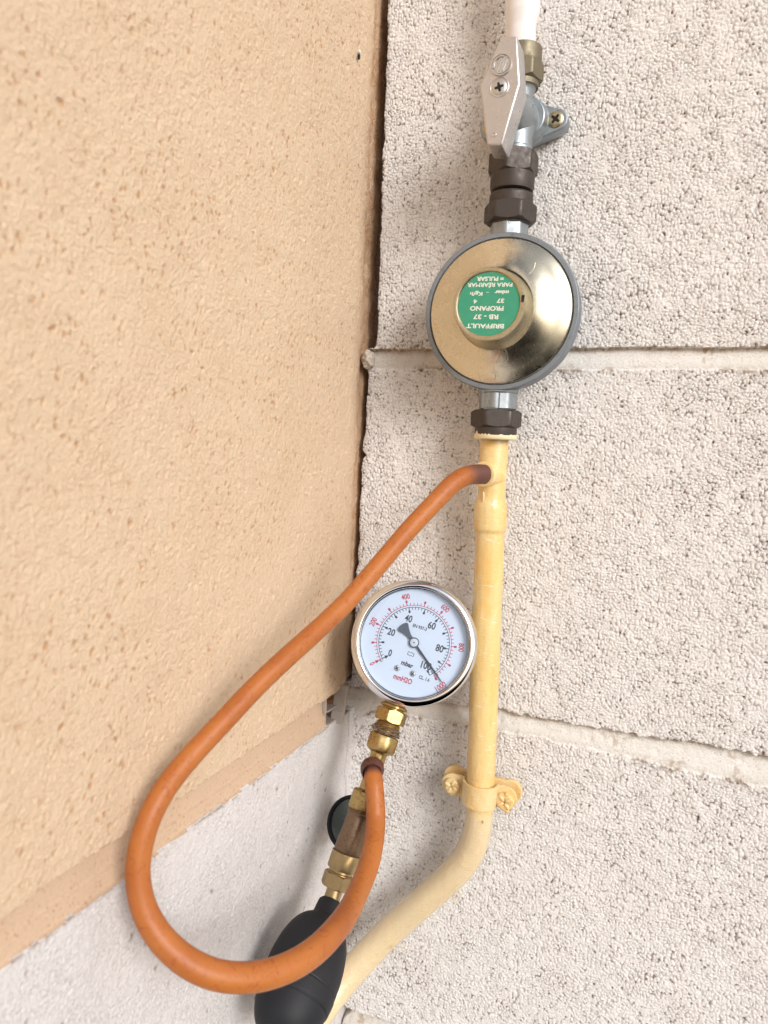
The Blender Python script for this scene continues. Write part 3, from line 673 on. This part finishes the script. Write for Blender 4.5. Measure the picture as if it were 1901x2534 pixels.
# ------------------------------------------------------------------ pipe clamp
cc = P(1188, 1960, .018); cl = thing('pipe_clamp', 'yellow painted two screw pipe clamp holding the yellow pipe on the wall', 'clamp', P(1188, 1960, .0))
lugL = P(1121, 1940, .0165); lugR = P(1252, 1973, .0165)
Xc = unit(V3(lugR[0]-lugL[0], 0, lugR[2]-lugL[2])); Yc = np.cross(N, Xc)*-1; Yc = unit(np.cross(Xc, V3(0, 1, 0)))
if Yc[2] < 0: Yc = -Yc
rp = M(35.5, cc); th_s = .0014; hw = .0060
xl = (lugL-cc)@Xc; xr = (lugR-cc)@Xc
def strap(mb, ro, base, xl, xr, hw, th_, arc=True):
    path = [(xl, base)]
    a0 = math.asin(min(1, max(-1, (base)/(rp+.0005))))
    path += [(-rp-.0012, base)]
    for tt_ in np.linspace(math.pi-.15, .15, 22): path.append(((rp+.0007)*math.cos(tt_), max(base, (rp+.0007)*math.sin(tt_))))
    path += [(rp+.0012, base), (xr, base)]
    path = np.array(path); T = np.gradient(path, axis=0); T /= np.linalg.norm(T, axis=1)[:, None]+1e-9; Nn = np.stack([-T[:, 1], T[:, 0]], 1)
    Nn[Nn[:, 1] < -.2] *= -1
    V = []; F = []
    for (p, n_) in zip(path, Nn):
        for (h_, w_) in ((0, -1), (0, 1), (1, 1), (1, -1)):
            q_ = p+n_*th_*h_; V.append(cc+Xc*q_[0]+N*q_[1]+Yc*hw*w_)
    for i in range(len(path)-1):
        for k in range(4): F.append((i*4+k, i*4+(k+1) % 4, (i+1)*4+(k+1) % 4, (i+1)*4+k))
    F += [(3, 2, 1, 0), tuple((len(path)-1)*4+k for k in range(4))]
    mb.add(V, F)
mb = MB(); strap(mb, rp, -.0018, xl, xr, hw, th_s)
for q_ in (xl, xr): lathe(mb, cc+Xc*q_+N*(-.0018), N, [(-.0002, hw*.96), (0, hw), (th_s*.9, hw), (th_s, hw*.95)], 40)
mb.build('strap', M_paint, cl, bevel=.0006, attrs={'fade': [.25]*mb.n})
mb = MB()
for q_, dy in ((xl-.0004, .0022), (xr+.0014, .0018)):
    lathe(mb, cc+Xc*q_+Yc*dy+N*(-.0085), N, [(0, hw*1.0), (.0028, hw*1.02), (.0032, hw*.96)], 40)
O_ = cc+N*(-.0085); prism(mb, [(xl, -hw*.7), (xr, -hw*.7), (xr, hw*1.15), (xl, hw*1.15)], O_, Xc, Yc, N, 0, .0029)
mb.build('back_plate', M_paint, cl, bevel=.0005, attrs={'fade': [.25]*mb.n})
for k, (q_, an, rr_) in enumerate(((xl, .8, .0044), (xr, .3, .0049))):
    mb = MB(); O_ = cc+Xc*q_+N*(-.0018+th_s)+Yc*(-.0004 if k == 0 else -.0016)
    lathe(mb, O_, N, [(-.001, rr_*.9), (.0008, rr_), (.0017, rr_*.93), (.0022, rr_*.72), (.0019, rr_*.35), (.0011, rr_*.18), (.0009, rr_*.05)], 40, rfun=lambda th, t, r: r*(1+.05*np.sin(3*th+an)+.03*np.sin(7*th)))
    for j in range(4):
        aa = an+j*math.pi/2+.4; c = O_+(Xc*math.cos(aa)+Yc*math.sin(aa))*rr_*.5+N*.0019; blob(mb, c, (Xc*math.cos(aa)+Yc*math.sin(aa), -Xc*math.sin(aa)+Yc*math.cos(aa), N), (rr_*.42, rr_*.24, .0009))
    if k == 1: blob(mb, O_+Xc*rr_*.15+Yc*rr_*.9+N*.0015, (Xc, Yc, N), (.0011, .0012, .0012)); blob(mb, O_+Xc*rr_*.35-Yc*rr_*.95+N*.0010, (Xc, Yc, N), (.0014, .0012, .0011))
    mb.build('screw', M_paint, cl, attrs={'fade': [.25]*mb.n}, angle=60)

# ------------------------------------------------------------------ pressure gauge
G = D(1025, 1590, .372); n_g = unit(CP-G)
down = D(1025-49.5, 1590+165, .372)-G; down = unit(down-n_g*(down@n_g)); n_g = unit(n_g+down*-.03)
down = unit(down-n_g*(down@n_g)); upg = -down; rightg = np.cross(upg, n_g)
ga = thing('pressure_gauge', 'round chrome-rimmed pressure gauge with white dial and black needle hanging left of the yellow pipe', 'gauge', G-n_g*.02)
Rb = M(157.5, G)
mb = MB(); lathe(mb, G, n_g, [(-.030, Rb*.6), (-.0295, Rb*.90), (-.027, Rb*.945), (-.004, Rb*.95)], 128); mb.build('case', M_chrome, ga, angle=50)
mb = MB(); lathe(mb, G, n_g, [(-.006, Rb*.94), (-.0062, Rb*.985), (-.0045, Rb), (-.0015, Rb*.998), (.0002, Rb*.988), (.0012, Rb*.970), (.0019, Rb*.94), (.0023, Rb*.90), (.0023, Rb*.882), (.0018, Rb*.868), (.0008, Rb*.861), (-.0010, Rb*.858), (-.0012, Rb*.845), (-.0034, Rb*.840)], 160, cap=(False, False)); mb.build('bezel', M_chrome, ga, angle=60)
mb = MB(); lathe(mb, G, n_g, [(-.0040, Rb*.86), (-.0036, Rb*.86)], 128); dial = mb.build('dial', M_dial, ga)
mb = MB(); lathe(mb, G, n_g, [(-.0011, Rb*.852), (-.0010, Rb*.852)], 96); mb.build('lens', M_glass, ga)
mb = MB(); lathe(mb, G, n_g, [(-.0036, Rb*.850), (-.0012, Rb*.848), (-.0012, Rb*.843), (-.0036, Rb*.843)], 96, cap=(False, False)); mb.build('seal_ring', mat('blue_grey_seal', (.14, .21, .29), .4), ga)
DO = G-n_g*.0036; gu = (Rb*.835)/545.; t0g = math.radians(16.5)
def gp(x, y):                                # zoomed-photo pixel -> dial plane coordinates
    dx, dy = (x-803)*gu, (y-818)*gu; c, s_ = math.cos(t0g), math.sin(t0g)
    return dx*c+dy*s_, -(-dx*s_+dy*c)
def gang(v, full, lo=63.0-16.5, span=270.6): # value -> angle (math) in the dial frame
    d_ = lo+v/full*span; return math.radians(-90-d_)
def tick(mb, ang, r0, r1, w_, mi=0):
    c, s_ = math.cos(ang), math.sin(ang); pl = [(r0*c+w_/2*s_, r0*s_-w_/2*c), (r1*c+w_/2*s_, r1*s_-w_/2*c), (r1*c-w_/2*s_, r1*s_+w_/2*c), (r0*c-w_/2*s_, r0*s_+w_/2*c)]
    prism(mb, pl, DO, rightg, upg, n_g, .00002, .00006, mi)
mbk = MB(); mr = MB()
for v in range(0, 101, 2):
    A_ = gang(v, 100); maj = v % 10 == 0
    tick(mbk, A_, 366*gu, (318 if maj else 340)*gu, (9 if maj else 7)*gu)
    if maj: tick(mbk, A_, 335*gu, 308*gu, 21*gu)
for v in range(0, 1001, 20):
    A_ = gang(v, 1000, span=265); maj = v % 100 == 0
    tick(mr, A_, 388*gu, (432 if maj else 412)*gu, (9 if maj else 7)*gu)
    if maj: tick(mr, A_, 415*gu, 442*gu, 21*gu)
def arcline(mb, r, a0, a1, w_):
    pl = [(r*math.cos(a), r*math.sin(a)) for a in np.linspace(a0, a1, 120)]; flatline(mb, pl, w_, DO, rightg, upg, n_g, .00002, .00006)
arcline(mbk, 366*gu, gang(0, 100), gang(100, 100), 6*gu); arcline(mr, 386*gu, gang(0, 1000, span=265), gang(1000, 1000, span=265), 6*gu)
for mbx, rz in ((mbk, 322), (mr, 428)):
    A_ = gang(0, 100); tick(mbx, A_, (rz-22)*gu, (rz+22)*gu, 9*gu); c_ = rz*gu; tick(mbx, A_, (rz+2)*gu, (rz+12)*gu, 34*gu)
mbk.build('black_scale', M_inkb, dial); mr.build('red_scale', M_inkr, dial)
mbk = MB(); mr = MB()
def GT(mb, s, x, y, h_, rot=0, w_=None, b_=.00013):
    cx, cy = gp(x, y); text(mb, s, DO, rightg, upg, n_g, cx, cy, h_*gu, math.radians(rot), w_*gu if w_ else None, xs=.68, lift=.00007, bold=b_)
GT(mbk, '0', 557, 925, 72, 3, 34); GT(mbk, '20', 567, 712, 74, 0, 78); GT(mbk, '40', 745, 570, 74, 0, 78); GT(mbk, '60', 987, 640, 76, 0, 80); GT(mbk, '80', 1068, 872, 76, 0, 80); GT(mbk, '100', 930, 1050, 76, 0, 108)
GT(mbk, 'mbar', 735, 1037, 50, -3, 128); GT(mbk, 'EN 937-3', 862, 660, 36, 0, 150, .00007); GT(mbk, 'CL. 1.6', 910, 1178, 36, -2, 112, .00007)
for i in (0,):
    cx, cy = gp(770, 935); w_ = 32*gu
    for dy in (-15, 15): flatline(mbk, [(cx+(k-12)/12*w_, cy+dy*gu+5*gu*math.sin(k/24*math.pi*4)) for k in range(25)], 5*gu, DO, rightg, upg, n_g, .00002, .00006)
    for dx in (-1, 1): flatline(mbk, [(cx+dx*w_, cy-17*gu), (cx+dx*w_, cy), (cx+dx*w_, cy+17*gu)], 5*gu, DO, rightg, upg, n_g, .00002, .00006)
GT(mr, 'mmH2O', 690, 1186, 56, -2, 198)
def RR(s, v, r_, w_, flip=False):
    A_ = gang(v, 1000, span=265); x, y = r_*math.cos(A_)*gu, r_*math.sin(A_)*gu; rot = A_-math.pi/2+(math.pi if flip else 0)
    text(mr, s, DO, rightg, upg, n_g, x, y, 58*gu, rot, w_*gu, lift=.00007, bold=.0001)
RR('0', 0, 482, 26); RR('200', 200, 476, 88); RR('400', 400, 482, 88); RR('600', 600, 482, 88); RR('800', 800, 490, 88); RR('1000', 1000, 515, 116, True)
mbk.build('black_lettering', M_inkb, dial); mr.build('red_lettering', M_inkr, dial)
for (x, y, an) in ((630, 1078, .3), (790, 1132, .9)):
    cx, cy = gp(x, y); screw('dial_screw', dial, DO+rightg*cx+upg*cy+n_g*.0001, n_g, 32*gu, an, M_steel, .3)
mb = MB(); cx, cy = gp(474, 1000); lathe(mb, DO+rightg*cx+upg*cy, n_g, [(0, 16*gu), (.0008, 16*gu), (.0011, 11*gu)], 20); mb.build('stop_pin', M_steel, dial)
# pointer
tipx, tipy = gp(1090, 1215); A_ = math.atan2(tipy, tipx); Lt = math.hypot(tipx, tipy); PX = rightg*math.cos(A_)+upg*math.sin(A_); PY = np.cross(n_g, PX)
mb = MB(); PO = DO+n_g*.0009
prism(mb, [(40*gu, -11*gu), (95*gu, -13*gu), (130*gu, -17*gu), (138*gu, -12*gu), (300*gu, -10*gu), (Lt, -3.5*gu), (Lt, 3.5*gu), (300*gu, 10*gu), (130*gu, 10*gu), (40*gu, 11*gu)], PO, PX, PY, n_g, 0, .00035)
ptr = mb.build('pointer', M_needle, ga)
mb = MB(); tl = [(-35*gu, -18*gu), (-90*gu, -22*gu), (-140*gu, -38*gu), (-190*gu, -62*gu)]
cxx = -145*gu
arc_ = [(-(198+26*math.cos(t_))*gu+0, 62*gu*math.sin(t_)) for t_ in np.linspace(-1.45, 1.45, 14)]
prism(mb, tl+arc_+[(x, -y) for x, y in tl[::-1]], PO, PX, PY, n_g, 0, .00035); mb.build('pointer_tail', M_tail, ptr)
mb = MB(); lathe(mb, PO, n_g, [(-.0009, 20*gu), (0, 54*gu), (.0006, 54*gu), (.0008, 46*gu)], 40, mi=0); lathe(mb, PO, n_g, [(.0007, 42*gu), (.0011, 41*gu), (.0012, 36*gu)], 40, mi=1); lathe(mb, PO, n_g, [(.0011, 9*gu), (.00135, 8*gu), (.00135, 5*gu)], 20, mi=0)
mb.build('hub', [M_tail, M_hubw], ptr)

# ------------------------------------------------------------------ brass test fitting below the gauge
SA = D(978.3, 1740, .386); SB = D(815, 2245, .360); sax, sL = segaxis(SA, SB)
def projy(p): v = p-CP; return H0/2-F0*(v@CU)/(v@CF)
def sy(y):
    lo_, hi_ = -.05, .35
    for _ in range(50):
        m_ = (lo_+hi_)/2
        if projy(SA+sax*m_) < y: lo_ = m_
        else: hi_ = m_
    return lo_
def sr(px, y): return M(px, SA+sax*sy(y))
def sp(l): return [(sy(y), sr(r, y)) for y, r in l]
HN = CP-SA
mb = MB(); lathe(mb, SA, sax, sp([(1722, 26), (1744, 27), (1747, 34), (1752, 34), (1754, 27), (1764, 27)]), 6*12, hint=HN, rfun=lambda th, t, r: np.minimum(r, r*.93/np.cos((th % (np.pi/2))-np.pi/4)))
hexnut(mb, SA, sax, sy(1757), sy(1788), sr(35, 1770), hint=HN, phase=.75); mb.build('connector', M_brass, ga)
tf = thing('test_fitting', 'brass tee fitting hanging under the gauge, joining hose and rubber bulb', 'pipe fitting', SA+sax*sy(1840))
mb = MB(); pr = sp([(1784, 24), (1792, 29), (1794, 30)])
for k in range(8): pr.append((sy(1796+k*3), sr(31 if k % 2 else 28.5, 1800)))
lathe(mb, SA, sax, pr, 48, hint=HN); mb.build('thread', M_brass, tf)
mb = MB(); lathe(mb, SA, sax, sp([(1818, 28), (1820, 35), (1824, 37), (1852, 37), (1858, 34), (1861, 28), (1864, 22), (1870, 20.5), (1955, 20.5)]), 72, hint=HN, rfun=lambda th, t, r: r*(1-.02*np.cos(th*8)))
lathe(mb, SA, sax, sp([(1955, 20), (1957, 29), (1961, 33), (2000, 34), (2004, 32), (2006, 29)]), 72, hint=HN, rfun=lambda th, t, r: r*(1-.015*np.cos(th*8))); mb.build('tee_body', M_brass, tf)
# nipple towards the hose
hp0 = SA+sax*sy(1898); 
mb = MB(); tube(mb, [hp0, hp0+unit(CP-hp0)*.003, hp0+unit(CP-hp0)*.0052], .0036, 32); mb.build('hose_nipple', M_brass, tf)
mb = MB(); lathe(mb, SA, sax, sp([(2004, 29), (2008, 31), (2010, 29.5), (2014, 31.5), (2017, 30), (2022, 29), (2030, 29.5), (2060, 31), (2090, 33.5), (2106, 34), (2112, 32), (2116, 28)]), 72, hint=HN, rfun=lambda th, t, r: r*(1+.02*np.exp(-(np.angle(np.exp(1j*(th-1.35)))/.05)**2))); mb.build('valve_barrel', M_bronze, tf)
mb = MB(); lathe(mb, SA, sax, sp([(2110, 33), (2111, 36.5), (2113, 37), (2150, 37), (2152, 36), (2153, 30), (2158, 30), (2160, 32), (2163, 32), (2165, 28)]), 72, hint=HN); mb.build('collar', M_brass2, tf)
mb = MB(); hexnut(mb, SA, sax, sy(2162), sy(2197), sr(35.5, 2180), hint=HN, phase=.25); mb.build('lock_nut', M_brass2, tf)
mb = MB(); lathe(mb, SA, sax, sp([(2190, 20), (2240, 20.5), (2243, 22.5), (2247, 22.5), (2249, 20), (2262, 20)]), 48, hint=HN); mb.build('tail_tube', M_brass2, tf)
# thread-sealing hemp
mb = MB(); rs = np.random.RandomState(8); x_, y_, a_ = frame(sax, HN)
lf = -unit(D(900, 1800, .386)-D(960, 1800, .386))
for i in range(46):
    A_ = rs.uniform(0, 6.28); t_ = sy(rs.uniform(1797, 1816)); R0 = sr(rs.uniform(30, 34), 1805); pp = []
    for k in range(6):
        b_ = A_+k*rs.uniform(.1, .3); pp.append(SA+a_*(t_+rs.uniform(-.0006, .0006))+(x_*math.cos(b_)+y_*math.sin(b_))*R0*(1+rs.uniform(-.03, .10)))
    tube(mb, smooth_path(pp, 3), rs.uniform(.00012, .00028), 5)
Lf = unit(D(900, 1800, .386)-D(960, 1800, .386))
for i in range(16):
    p0 = SA+sax*sy(rs.uniform(1793, 1815))+Lf*sr(rs.uniform(22, 30), 1805)+unit(CP-SA)*sr(rs.uniform(0, 20), 1805); pp = [p0]
    for k in range(5): pp.append(pp[-1]+unit(Lf*rs.uniform(-.5, 1)+rs.randn(3)*.8)*.0013)
    tube(mb, smooth_path(pp, 3), rs.uniform(.00018, .00035), 5)
mb.build('sealing_hemp', M_hemp, tf, angle=None)
# round dark relief knob behind the barrel
kc = D(869, 2038, .392); kn = unit(unit(CP-kc)*1.0+CR*.42)
kn = unit(unit(CP-kc)-CR*.50)
mb = MB(); Rk = M(67, kc)
lathe(mb, kc, kn, [(-.006, Rk*.3), (-.0045, Rk*.80), (-.003, Rk*.97), (-.001, Rk), (.0008, Rk*.985), (.0012, Rk*.95), (.0010, Rk*.91), (-.0006, Rk*.88), (-.0012, Rk*.86), (-.0014, Rk*.5)], 96)
kb = mb.build('relief_knob', M_bulb, tf, angle=60)
mb = MB(); lathe(mb, kc, kn, [(-.0014, Rk*.87), (-.0009, Rk*.85), (-.0011, Rk*.45), (-.0006, Rk*.1)], 96); mb.build('knob_face', M_knob, kb, angle=60)
mb = MB(); tube(mb, [kc, SA+sax*sy(2050)], .003, 24); mb.build('knob_stem', M_bronze, tf)

# ------------------------------------------------------------------ rubber bulb
bn = SA+sax*sy(2240); bc = D(749, 2412, .333); bax, bL = segaxis(bn, bc)
bulb = thing('hand_pump_bulb', 'black rubber squeeze bulb at the bottom behind the orange hose', 'pump bulb', bc)
Rbb = M(96, bc); mb = MB(); prof = [(-.001, M(20, bn)), (-.0012, M(28, bn)), (-.0004, M(31, bn)), (.002, M(32, bn)), (bL*.17, M(33, bn)), (bL*.22, M(38, bn))]
for k in range(1, 60):
    ph_ = k/60*math.pi; tcen = bL*1.02; Lh = bL*.80
    t_ = tcen-math.cos(ph_)*Lh; r_v = Rbb*math.sin(ph_)**.58
    if t_ > bL*.22 and r_v > M(38, bn)*.98 or ph_ > 1.6: prof.append((t_, max(r_v, .0004)))
def ringbump(prof):
    out = []
    P_ = np.array(prof); tq = np.concatenate([P_[:5, 0], np.linspace(P_[5, 0], P_[-1, 0], 220)]); rq = np.interp(tq, P_[:, 0], P_[:, 1])
    b0, b1 = bL*1.17, bL*1.38
    rq = rq*(1+.016*(ss(b0-.0003, b0+.0003, tq)-ss(b1-.0003, b1+.0003, tq)))-.0003*np.exp(-((tq-b0)/.00035)**2)-.0003*np.exp(-((tq-b1)/.00035)**2)
    return list(zip(tq, rq))
lathe(mb, bn, bax, ringbump(prof), 96, hint=HN)
bo = mb.build('bulb', M_bulb, bulb, angle=50)
# moulded oval mark
def bulb_surf(x, y, lift=0):
    d = unit(ray(x, y)); P_ = np.array(prof)
    for t_ in np.arange(.25, .42, .0002):
        p = CP+d*t_; s_ = (p-bn)@bax; rr_ = np.linalg.norm(p-bn-bax*s_)
        if s_ > 0 and rr_ < np.interp(s_, P_[:, 0], P_[:, 1])+lift: return p
    return CP+d*.33
mb = MB(); oc = [bulb_surf(744+9*math.cos(a), 2324+13*math.sin(a)) for a in np.linspace(0, 2*math.pi, 25)]
tube(mb, oc, .00022, 6, cap=False); mb.build('moulded_mark', M_bulb, bo)

# ------------------------------------------------------------------ orange hose
hz = [(1198, 1174, 48, .3585), (1186, 1173, 48, .3560), (1168, 1172, 48, .3535), (1143, 1180, 47.5, .350), (1119, 1196, 47, .347), (1078, 1241, 46, .343), (1024, 1297, 46, .337), (969, 1361, 46, .330), (917, 1423, 47, .323), (863, 1485, 48, .315), (790, 1555, 49, .304), (716, 1621, 51, .292),
      (631, 1701, 52, .281), (561, 1777, 54, .272), (490, 1852, 55, .264), (424, 1928, 57, .256), (384, 1990, 59, .250), (352, 2070, 60, .247), (339, 2150, 60.5, .2455), (345, 2218, 62, .245), (369, 2284, 65, .2445), (417, 2346, 68, .244), (480, 2394, 70, .2445), (548, 2418, 71, .247), (611, 2421, 71, .251),
      (675, 2410, 70, .257), (740, 2382, 69, .264), (790, 2345, 66, .273), (831, 2301, 63, .286), (863, 2256, 58, .305), (893, 2192, 54, .325), (914, 2140, 52, .338), (926, 2080, 50, .350), (931, 2024, 48, .360), (928, 1965, 46, .361), (925, 1930, 46, .3645), (922.5, 1914, 46.5, .367), (921.5, 1904, 47, .3725)]
pts = [D(x, y, d) for x, y, w_, d in hz]; rad = np.array([w_/2*d/F0 for x, y, w_, d in hz])
p_, r_ = resample(pts, rad, .0012); n_ = len(p_)
for _ in range(30): p_[1:-1] = .25*p_[:-2]+.5*p_[1:-1]+.25*p_[2:]; r_[1:-1] = .25*r_[:-2]+.5*r_[1:-1]+.25*r_[2:]
s_end = (np.arange(n_)[::-1])*.0012; s_beg = np.arange(n_)*.0012
stain = np.repeat(np.clip(.92*(1-ss(.006, .016, s_beg))+.9*(1-ss(.0045, .0075, s_end)), 0, .95), 40)
r_ = r_*(1+.03*(1-ss(.003, .009, s_beg)))
hose = thing('rubber_hose', 'orange rubber hose looping from the yellow pipe down to the brass test fitting', 'hose', pts[18])
mb = MB(); tube(mb, p_, r_, 40); mb.build('hose', M_rubber, hose, attrs={'stain': stain}, angle=60)
# the stretched dark end over the nipple
e0 = D(921.5, 1902, .3725); a = unit(unit(CP-e0)-CU*.42); rr = sr(28, 1900)
mb = MB(); lathe(mb, e0, a, [(-.0012, rr*.7), (-.0014, rr*.96), (-.0008, rr*1.03), (.0004, rr*1.03), (.0012, rr*.985), (.0020, rr*1.02), (.0030, rr*.98), (.0044, rr*.90), (.0058, rr*.84)], 48, hint=(0, 0, 1), cap=(True, False)); mb.build('hose_end', M_rubber, hose, attrs={'stain': [.93]*mb.n}, angle=60, label='dark stretched end of the hose')

# tiny insect husk on the cream wall
c = CP+ray(886, 134)*((.0008-CP[0])/ray(886, 134)[0])
t = thing('insect', 'tiny black and white insect clinging to the cream wall near the top', 'insect', c)
mb = MB(); blob(mb, c+V3(.0006, 0, -.0012), (V3(1, 0, 0), V3(0, 1, 0), V3(0, 0, 1)), (.0007, .0008, .0016)); mb.build('body', M_black, t)
mb = MB(); blob(mb, c+V3(.0008, 0, .0012), (V3(1, 0, 0), V3(0, 1, 0), V3(0, 0, 1)), (.0006, .0009, .0010)); mb.build('wing_case', M_print, t)
